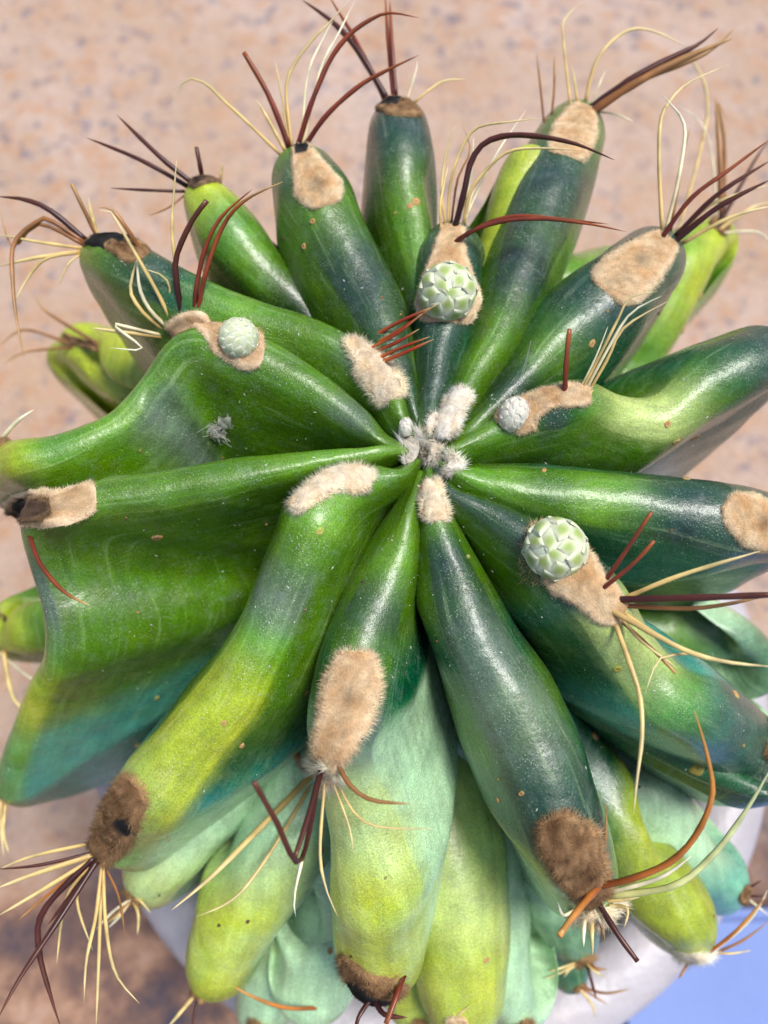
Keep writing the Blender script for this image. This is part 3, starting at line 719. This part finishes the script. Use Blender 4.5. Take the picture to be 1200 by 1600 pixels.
# K: bud on the left rib
cluster([(265,522,14),(290,508,20),(325,508,22),(360,525,34),(395,548,34),(415,552,24)], 'peach', [
 ('dark',10,[(287,505),(276,440),(276,400),(300,345),(323,314)],.4,True), ('red',8,[(303,508),(307,450),(320,390),(345,340),(395,295)],.35), ('redgold',8,[(308,508),(318,440),(345,360),(380,315),(442,284)],.35),
 ('gold',6,[(284,503),(275,420),(269,350),(276,250)],.3), ('gold',6,[(258,516),(225,490),(205,460),(205,440),(215,400)],.3), ('pale',6,[(262,512),(235,485),(218,450),(214,395)],.35),
 ('gold',6,[(270,506),(245,455),(205,385),(172,330),(155,328)],.4), ('gold',7,[(255,526),(200,520),(142,512)],.2), ('pale',5,[(255,524),(215,515),(178,508),(222,545),(170,543)],.25), ('gold',4,[(268,510),(262,440),(225,420)],.4)])
# A: far rib with the big bud
cluster([(710,352,18),(703,385,26),(700,420,40),(700,460,54),(700,505,46)], 'tan', [
 ('dark',11,[(710,358),(725,300),(735,255),(755,225),(790,212),(840,213),(900,225),(960,250)],.3), ('red',8,[(706,382),(740,360),(790,345),(850,342),(920,350),(978,362)],.35), ('red',7,[(710,378),(760,350),(810,338),(900,345),(950,350)],.35),
 ('gold',5,[(697,355),(690,300),(697,240),(712,195)],.2), ('gold',5,[(700,352),(703,290),(720,235),(745,200),(800,190),(845,185)],.2), ('brown',4,[(705,350),(715,280),(735,235),(722,195)],.15),
 ('gold',6,[(724,352),(735,300),(765,260),(800,235),(860,232),(905,236)],.2), ('pale',5,[(727,350),(740,295),(770,250)],.1), ('pale',4,[(715,350),(735,280),(740,215)],0), ('pale',4,[(722,352),(770,250),(822,172)],-.1), ('gold',5,[(690,362),(688,320),(700,260)],.1)])
# B
cluster([(915,165,16),(905,190,34),(892,225,38),(888,245,32)], 'tan', [
 ('dark',11,[(922,170),(985,125),(1040,95),(1090,70),(1122,44)],.2), ('brown',12,[(924,176),(985,135),(1060,95),(1145,60)],.22), ('brown',9,[(926,168),(990,130),(1100,85),(1148,44)],.15),
 ('gold',6,[(915,158),(930,100),(955,65),(990,45),(1030,52),(1075,75)],0), ('gold',4,[(892,170),(880,60),(882,30),(912,0)],-.3), ('brown',4,[(850,190),(845,140),(838,80)],-.4), ('brown',4,[(862,180),(866,140),(866,85)],-.4),
 ('gold',4,[(903,165),(895,112),(890,105)],0), ('pale',3,[(925,160),(935,135),(946,110)],.1), ('pale',3,[(935,175),(960,178),(990,190)],.1)], burnt=None)
# C
cluster([(1045,372,22),(1015,395,40),(980,425,50),(945,458,48)], 'tan', [
 ('red',9,[(1032,375),(1080,310),(1140,265),(1205,216)],.25), ('dark',10,[(1055,370),(1120,305),(1205,250)],.25), ('dark',9,[(1052,380),(1120,325),(1205,280)],.3),
 ('gold',6,[(1060,372),(1110,320),(1205,288)],.1), ('gold',6,[(1066,380),(1140,340),(1205,322)],.1), ('gold',6,[(1035,362),(1030,260),(1032,190),(1045,160),(1075,130),(1140,100)],0),
 ('pale',6,[(1040,360),(1060,280),(1070,200),(1050,165),(1030,145)],.1), ('brown',5,[(1050,358),(1065,260),(1078,200)],0), ('gold',5,[(1060,362),(1105,180),(1085,100),(1050,100),(1010,122)],-.1)], dent=(.5,.4))
cluster([(1130,345,16),(1145,335,16)], 'brown', [('brown',9,[(1126,345),(1125,250),(1118,150)],0), ('brown',7,[(1130,345),(1132,220),(1122,160),(1136,190)],0), ('dark',7,[(1140,340),(1180,250),(1205,215)],0),
 ('gold',6,[(1145,340),(1175,325),(1205,316)],0), ('pale',4,[(1148,345),(1180,362),(1205,378)],0), ('pale',3,[(1122,345),(1105,210),(1058,163)],0)])
# D
cluster([(795,672,36),(812,645,34),(850,622,22),(890,615,22),(925,618,18)], 'tan', [
 ('red',10,[(882,617),(885,560),(890,514)],.4,True), ('gold',6,[(908,612),(940,550),(965,500),(985,465),(1028,455)],.4), ('pale',6,[(914,612),(950,545),(985,490),(1035,462)],.4), ('gold',6,[(920,612),(950,560),(975,512),(1045,470)],.35), ('pale',4,[(905,610),(930,560),(950,510)],.4)])
# near-apex pads
cluster([(545,528,18),(570,548,24),(590,580,32),(612,625,26)], 'cream', [
 ('burn',6,[(572,533),(620,505),(680,478)],.5), ('burn',6,[(580,540),(625,515),(684,474)],.55), ('burn',6,[(583,550),(620,535),(655,514)],.55), ('burn',7,[(590,560),(630,542),(672,526)],.55), ('burn',8,[(595,566),(630,552),(678,530)],.6), ('burn',5,[(576,545),(620,522),(660,490)],.6)], flen=1.2)
cluster([(720,605,24),(708,632,20),(692,662,24),(690,685,22)], 'white', [], flen=1.0, sunk=.4, height=.001)
cluster([(665,752,22),(675,775,20),(682,800,24),(684,815,20)], 'cream', [], flen=1.0, sunk=.4, height=.001)
areole([(700,715,14),(712,735,16)], 'white', flen=1.6, sunk=.1)
areole([(625,690,16),(640,705,24),(652,715,20)], 'white', flen=2.0, height=.003, sunk=.1)
areole([(650,685,12),(668,690,14)], 'white', flen=2.2, sunk=.1)
cluster([(458,798,22),(485,768,26),(525,745,28),(560,745,30),(582,755,22)], 'cream', [], flen=1.1, sunk=.35)
areole([(652,694,14),(668,702,18),(690,708,14)], 'white', flen=2.0, height=.004, sunk=.1)
# E
cluster([(1135,780,30),(1165,800,44),(1200,822,44),(1230,838,30)], 'tan', [], dent=(.5,.5))
# F: bud on the right
cluster([(862,870,56),(890,890,48),(925,920,36),(950,945,34),(975,960,24)], 'tan', [
 ('red',9,[(943,912),(985,850),(1018,800)],.4,True), ('red',9,[(935,925),(990,880),(1022,845)],.4,True), ('pale',9,[(972,908),(1040,845),(1086,794)],.3,True), ('gold',8,[(975,935),(1060,900),(1188,861)],.3),
 ('dark',12,[(960,937),(1080,934),(1210,929)],.35,True), ('brown',8,[(975,946),(1090,950),(1205,930)],.25), ('gold',9,[(945,948),(1020,990),(1080,1020),(1140,1035),(1210,1042)],.3),
 ('brown',6,[(965,965),(1020,1015),(1056,1052)],.2,True), ('gold',6,[(970,955),(1040,1000),(1075,1020),(1030,1030),(1008,1085)],.25), ('gold',8,[(958,965),(985,1040),(1000,1090),(1003,1150),(995,1220),(990,1272)],.3), ('gold',5,[(966,960),(1000,1000),(1060,1045)],.2)])
# G
cluster([(860,1275,28),(880,1310,44),(905,1350,46),(925,1385,34),(938,1410,24)], 'brown', [
 ('orange',12,[(935,1385),(990,1372),(1050,1345),(1090,1300),(1113,1240),(1105,1180),(1085,1110)],.4), ('green',11,[(950,1400),(1050,1385),(1110,1340),(1160,1275),(1205,1200)],.35), ('pale',8,[(950,1395),(1030,1372),(1080,1338)],.3),
 ('dark',10,[(935,1412),(965,1460),(996,1502)],.3,True), ('orange',14,[(940,1380),(905,1420),(874,1462)],.6,True), ('brown',6,[(942,1385),(946,1310),(948,1255)],.5), ('pale',7,[(915,1425),(912,1455),(912,1480)],.3), ('gold',7,[(925,1428),(925,1460),(926,1492)],.3), ('brown',6,[(935,1428),(945,1470)],.2),
 ('pale',6,[(900,1420),(880,1430),(872,1410)],.2), ('gold',7,[(950,1415),(980,1420),(975,1450)],.2), ('gold',6,[(948,1408),(1000,1402)],.2)], dent=(.72,.35), flen=1.2)
areole([(905,1425,24),(930,1432,26),(960,1420,22)], 'cream', flen=2.0, height=.003)
# H
cluster([(558,1015,34),(552,1060,46),(540,1110,46),(520,1160,36),(505,1195,26)], 'tan', [
 ('brown',11,[(480,1205),(450,1160),(420,1098)],.6,True), ('dark',11,[(503,1200),(482,1275),(460,1342)],.6,True), ('dark',9,[(500,1205),(470,1345),(430,1280),(397,1222)],.75,True), ('gold',11,[(488,1210),(400,1300),(330,1370),(268,1422)],.5),
 ('gold',7,[(492,1215),(430,1320),(370,1400),(308,1432)],.4), ('pale',7,[(500,1218),(475,1330),(460,1400),(462,1432)],.35), ('gold',6,[(508,1215),(500,1330),(510,1390),(528,1432)],.2), ('brown',8,[(525,1188),(545,1225),(580,1250),(642,1256)],.3),
 ('gold',4,[(515,1210),(545,1290),(552,1335)],.15), ('gold',4,[(520,1208),(570,1285),(680,1295)],.2)], dent=(.38,.42), flen=1.1)
areole([(488,1205,18),(505,1212,22),(525,1205,16)], 'cream', flen=1.8)
cluster([(545,1500,24),(560,1530,44),(590,1555,52),(620,1540,40)], 'brown', [
 ('red',11,[(630,1525),(618,1560),(603,1600)],.4,True), ('orange',7,[(535,1572),(450,1575),(390,1555),(355,1534)],.3), ('dark',9,[(585,1560),(600,1585),(636,1590)],.3), ('dark',8,[(580,1560),(560,1590),(555,1620)],.2)], flen=1.3, burnt=(.55,.5,.5))
# I
cluster([(215,1222,22),(200,1250,36),(178,1285,38),(160,1320,32),(148,1345,20)], 'brown', [
 ('dark',11,[(150,1345),(90,1440),(30,1530),(-5,1595)],.35), ('dark',10,[(140,1345),(70,1420),(60,1480),(80,1560),(95,1605)],.1), ('dark',6,[(138,1338),(60,1352),(-5,1358)],.1), ('gold',9,[(135,1345),(50,1367),(-5,1388)],.15), ('gold',6,[(132,1320),(50,1338),(-5,1360)],.0),
 ('gold',7,[(138,1350),(50,1400),(-5,1432)],.1), ('orange',5,[(140,1350),(85,1390),(28,1438)],-.1), ('gold',7,[(155,1352),(150,1430),(135,1500),(131,1568)],.2), ('gold',7,[(160,1350),(165,1440),(180,1520),(218,1568)],.1), ('gold',7,[(156,1350),(155,1480),(150,1605)],.0),
 ('gold',6,[(148,1350),(120,1400),(145,1485)],0), ('gold',5,[(145,1350),(105,1400),(88,1510)],-.1), ('brown',5,[(160,1350),(185,1400),(195,1460)],-.2), ('dark',9,[(150,1348),(110,1400),(75,1445)],.1)], flen=1.3, dent=(.75,.5), burnt=(.35,.45,-.5))
# J
cluster([(25,800,28),(60,792,32),(110,780,34),(155,768,26)], 'tan', [
 ('redgold',8,[(46,836),(62,880),(100,925),(141,946)],.35)], burnt=(.40,1.0,.25), dent=(.78,.4))
areole([(22,803,12),(50,796,20),(80,790,12)], 'dark', height=.0028, burnt=(.5, 4, 0), flen=.8)
cluster([(-30,960,20),(-10,975,24)], 'brown', [('dark',9,[(-5,950),(25,995),(48,1026)],.1), ('gold',9,[(-8,1050),(20,1090),(51,1119)],.2), ('pale',5,[(-8,1015),(70,1075)],.2)])
cluster([(-40,1225,26),(-20,1250,24)], 'brown', [('gold',7,[(-6,1275),(5,1300),(14,1333)],.2), ('gold',5,[(-6,1255),(6,1340)],.2)])
# K outer pad at the frame's edge
cluster([(-30,705,22),(0,698,22)], 'brown', [('pale',7,[(-6,682),(25,660),(53,640)],.2)])
# small lower clusters
cluster([(85,532,6),(98,526,6)], 'brown', [('brown',6,[(90,525),(70,485),(55,460)],0), ('brown',5,[(82,530),(40,515),(0,540)],0), ('brown',4,[(80,535),(40,550),(5,570)],-.1)])
cluster([(1075,1490,22),(1095,1500,22),(1110,1488,16)], 'white', [('orange',6,[(1105,1490),(1150,1455),(1198,1400)],.1), ('pale',5,[(1108,1492),(1170,1440),(1200,1390)],.1), ('brown',5,[(1090,1500),(1105,1480),(1118,1425)],.5), ('brown',5,[(1078,1505),(1060,1530)],.1), ('brown',5,[(1100,1498),(1160,1470),(1200,1440)],0), ('gold',4,[(1112,1490),(1140,1490),(1175,1485)],0)], flen=1.8)
cluster([(905,1548,12),(920,1556,12)], 'brown', [('brown',5,[(912,1550),(945,1552),(985,1545)],.1), ('gold',5,[(910,1555),(925,1570),(930,1590)],.1), ('brown',4,[(915,1556),(950,1570)],.1)])
cluster([(285,1570,18),(305,1580,18)], 'brown', [('gold',7,[(290,1572),(275,1590),(262,1605)],.2), ('dark',6,[(300,1575),(300,1605)],.2)])
cluster([(700,1602,20),(730,1598,20)], 'tan', [('gold',7,[(690,1600),(712,1588),(732,1573)],.4)])
cluster([(1160,1392,14),(1172,1405,14)], 'brown', [('dark',4,[(1165,1390),(1190,1375)],.1), ('dark',4,[(1168,1400),(1195,1400)],.1), ('pale',4,[(1170,1405),(1200,1430)],.1)])

for cx, cy, kk in ((205,1402,0),(655,1600,1),(915,1500,2),(1205,1170,3),(400,1600,4),(820,1600,5)):
    rr = random.Random(kk); a = areole([(cx - 8, cy, 11), (cx + 8, cy + 4, 11)], 'brown', flen=1.3)
    for q in range(6):
        an = math.pi * (.1 + .8 * rr.random()); L_ = rr.uniform(35, 75)
        x2, y2 = cx + math.cos(an) * L_, cy + math.sin(an) * L_
        spine(a, rr.choice(('gold', 'gold', 'pale', 'brown', 'dark')), rr.uniform(4, 6), [(cx + rr.uniform(-6, 6), cy), ((cx + x2) / 2 + rr.uniform(-8, 8), (cy + y2) / 2 + rr.uniform(-8, 8)), (x2, y2)], .15)
# ------------------------------------------------------------------ flower buds
bud(700, 456, 47, (0, 0), .95, 26)
bud(373, 528, 34, (.25, -.25), .35, 40)
bud(868, 857, 51, (-.15, .1), .95, 25)
bud(803, 647, 24, (-.1, .1), .1, 30, stretch=1.25)
bud(634, 667, 11, (0, 0), .1, 14, stretch=1.4)

# ------------------------------------------------------------------ scars and cobwebs
def scar(px, py, rpx, col=(.50, .30, .12)):
    p, n = hit(px, py); r = px2m(rpx, p); X = n.orthogonal().normalized(); Y = n.cross(X)
    v, f, c = [p + n * .0001], [], [tuple(x * .5 for x in col)]
    for ring, (rr, h) in enumerate(((.35, .0003), (.7, .00045), (1.0, -.0003))):
        for k in range(12):
            a = 2 * math.pi * k / 12; q = rr * r * (1 + .25 * noise.noise(Vector((px, py, k * .9))))
            v.append(p + X * math.cos(a) * q + Y * math.sin(a) * q * .8 + n * h); c.append(tuple(x * random.uniform(.7, 1.25) for x in col))
    for k in range(12):
        f.append((0, 1 + k, 1 + (k + 1) % 12))
        for g in (0, 1): f.append((1 + g * 12 + k, 13 + g * 12 + k, 13 + g * 12 + (k + 1) % 12, 1 + g * 12 + (k + 1) % 12))
    me = mesh('scar', v, f); vcol(me, 'col', c); child('scar', me, CORK, cactus)
for s in [(245,840,12),(925,537,8),(1043,663,7),(1056,690,8),(1086,683,10),(1072,748,7),(965,1045,9,(.45,.42,.08)),(475,385,6),(650,315,9),(640,322,6),(350,1130,6),(378,1165,6),(215,1165,7),(1150,1085,9),(850,735,5),(1080,520,9),(1110,470,7),(1090,1200,14,(.25,.2,.05)),(780,1290,6),(778,1250,5),(500,830,8,(.42,.45,.1)),(930,1150,8),(760,1500,6)]:
    scar(*s)
rs = random.Random(21)
for _ in range(46):
    px, py = rs.uniform(60, 1180), rs.uniform(180, 1500)
    d_ = ray(px, py)
    if TREE.ray_cast(CAM, d_)[0] is None: continue
    scar(px, py, rs.choice((2, 2.5, 3, 3, 4, 6)), rs.choice(((.42, .26, .10), (.22, .13, .06), (.34, .32, .10), (.10, .07, .04))))
def dust():
    v, f, c = [], [], []
    for _ in range(1000):
        px, py = rs.gauss(600, 300), rs.gauss(800, 330)
        h = TREE.ray_cast(CAM, ray(px, py))
        if h[0] is None: continue
        p, n = h[0], h[1]
        if n.dot(CAM - p) < 0: n = -n
        X = n.orthogonal().normalized(); Y = n.cross(X); o = len(v)
        a0, r = rs.random() * 6, rs.choice((.00006, .00007, .00009, .00012, .0002)); L = rs.choice((1, 1, 1.5, 3))
        for k in range(4):
            a = a0 + k * 1.57; q = Vector((math.cos(k * 1.57) * L, math.sin(k * 1.57), 0)) * r
            v.append(p + (X * math.cos(a0) + Y * math.sin(a0)) * q.x + (Y * math.cos(a0) - X * math.sin(a0)) * q.y + n * .00012); c.append((.55, .58, .50))
        v.append(p + n * (.00012 + r * .8)); c.append((.62, .64, .58))
        f += [(o, o + 1, o + 4), (o + 1, o + 2, o + 4), (o + 2, o + 3, o + 4), (o + 3, o, o + 4)]
    me = mesh('dust', v, f, False); vcol(me, 'col', c)
    child('dust', me, CORK, cactus)['kind'] = 'stuff'
dust()
def web(name, px, py, spread, nthread, label, clump, scrap=None):
    items = []; p, n = hit(px, py)
    cols = (.75, .76, .74)
    v, f, c = [], [], []
    def thread(a, b, r, sag):
        pts = [a.lerp(b, k / 6) + n * (-sag * 4 * (k / 6) * (1 - k / 6)) for k in range(7)]
        o = len(v)
        for i, q in enumerate(pts):
            T = (pts[min(6, i + 1)] - pts[max(0, i - 1)]).normalized(); X = T.orthogonal().normalized(); Y = T.cross(X)
            for k in range(3): v.append(q + (X * math.cos(2.094 * k) + Y * math.sin(2.094 * k)) * r); c.append(cols)
        for i in range(6):
            for k in range(3): f.append((o + i * 3 + k, o + i * 3 + (k + 1) % 3, o + i * 3 + 3 + (k + 1) % 3, o + i * 3 + 3 + k))
    for _ in range(nthread):
        a = hit(px + random.gauss(0, spread), py + random.gauss(0, spread * .7)); b = hit(px + random.gauss(0, spread), py + random.gauss(0, spread * .7))
        if (a[0] - b[0]).length > .03: continue
        thread(a[0] + a[1] * random.uniform(.0003, .0035), b[0] + b[1] * random.uniform(.0003, .0035), random.uniform(.00003, .00007), random.uniform(0, .001))
    if scrap:                     # crumpled dry husk caught in the threads
        for g in range(3):
            o = len(v); cx, cy = px + scrap[g][0], py + scrap[g][1]
            for a in range(5):
                for b in range(5):
                    q, qn = hit(cx + (a - 2) * scrap[g][2] * .5, cy + (b - 2) * scrap[g][2] * .4)
                    v.append(q + n * (.0012 + .0022 * abs(noise.noise(Vector((a * .8, b * .8, g * 7)))) )); c.append(scrap[g][3])
            for a in range(4):
                for b in range(4): f.append((o + a * 5 + b, o + a * 5 + b + 1, o + a * 5 + b + 6, o + a * 5 + b + 5))
    for e in clump:
        thread(hit(*e[:2])[0] + n * .0008, at_depth(e[2], e[3], depth(p) - .008), .00008, .0005)
    me = mesh(name, v, f); vcol(me, 'col', c)
    return tag(link(name, me, WOOL), label, 'cobweb')
web('cobweb', 340, 668, 12, 90, 'wisp of grey cobweb with debris caught on the smooth rib flank under a white bud', [], [(12, -14, 10, (.62, .62, .50)), (2, 2, 12, (.40, .38, .28)), (6, 0, 6, (.07, .05, .03))])
web('cobweb', 806, 640, 13, 80, 'white cobweb strands wrapped over a small oval bud with one loose thread', [(808, 610, 830, 532), (814, 606, 829, 534)])
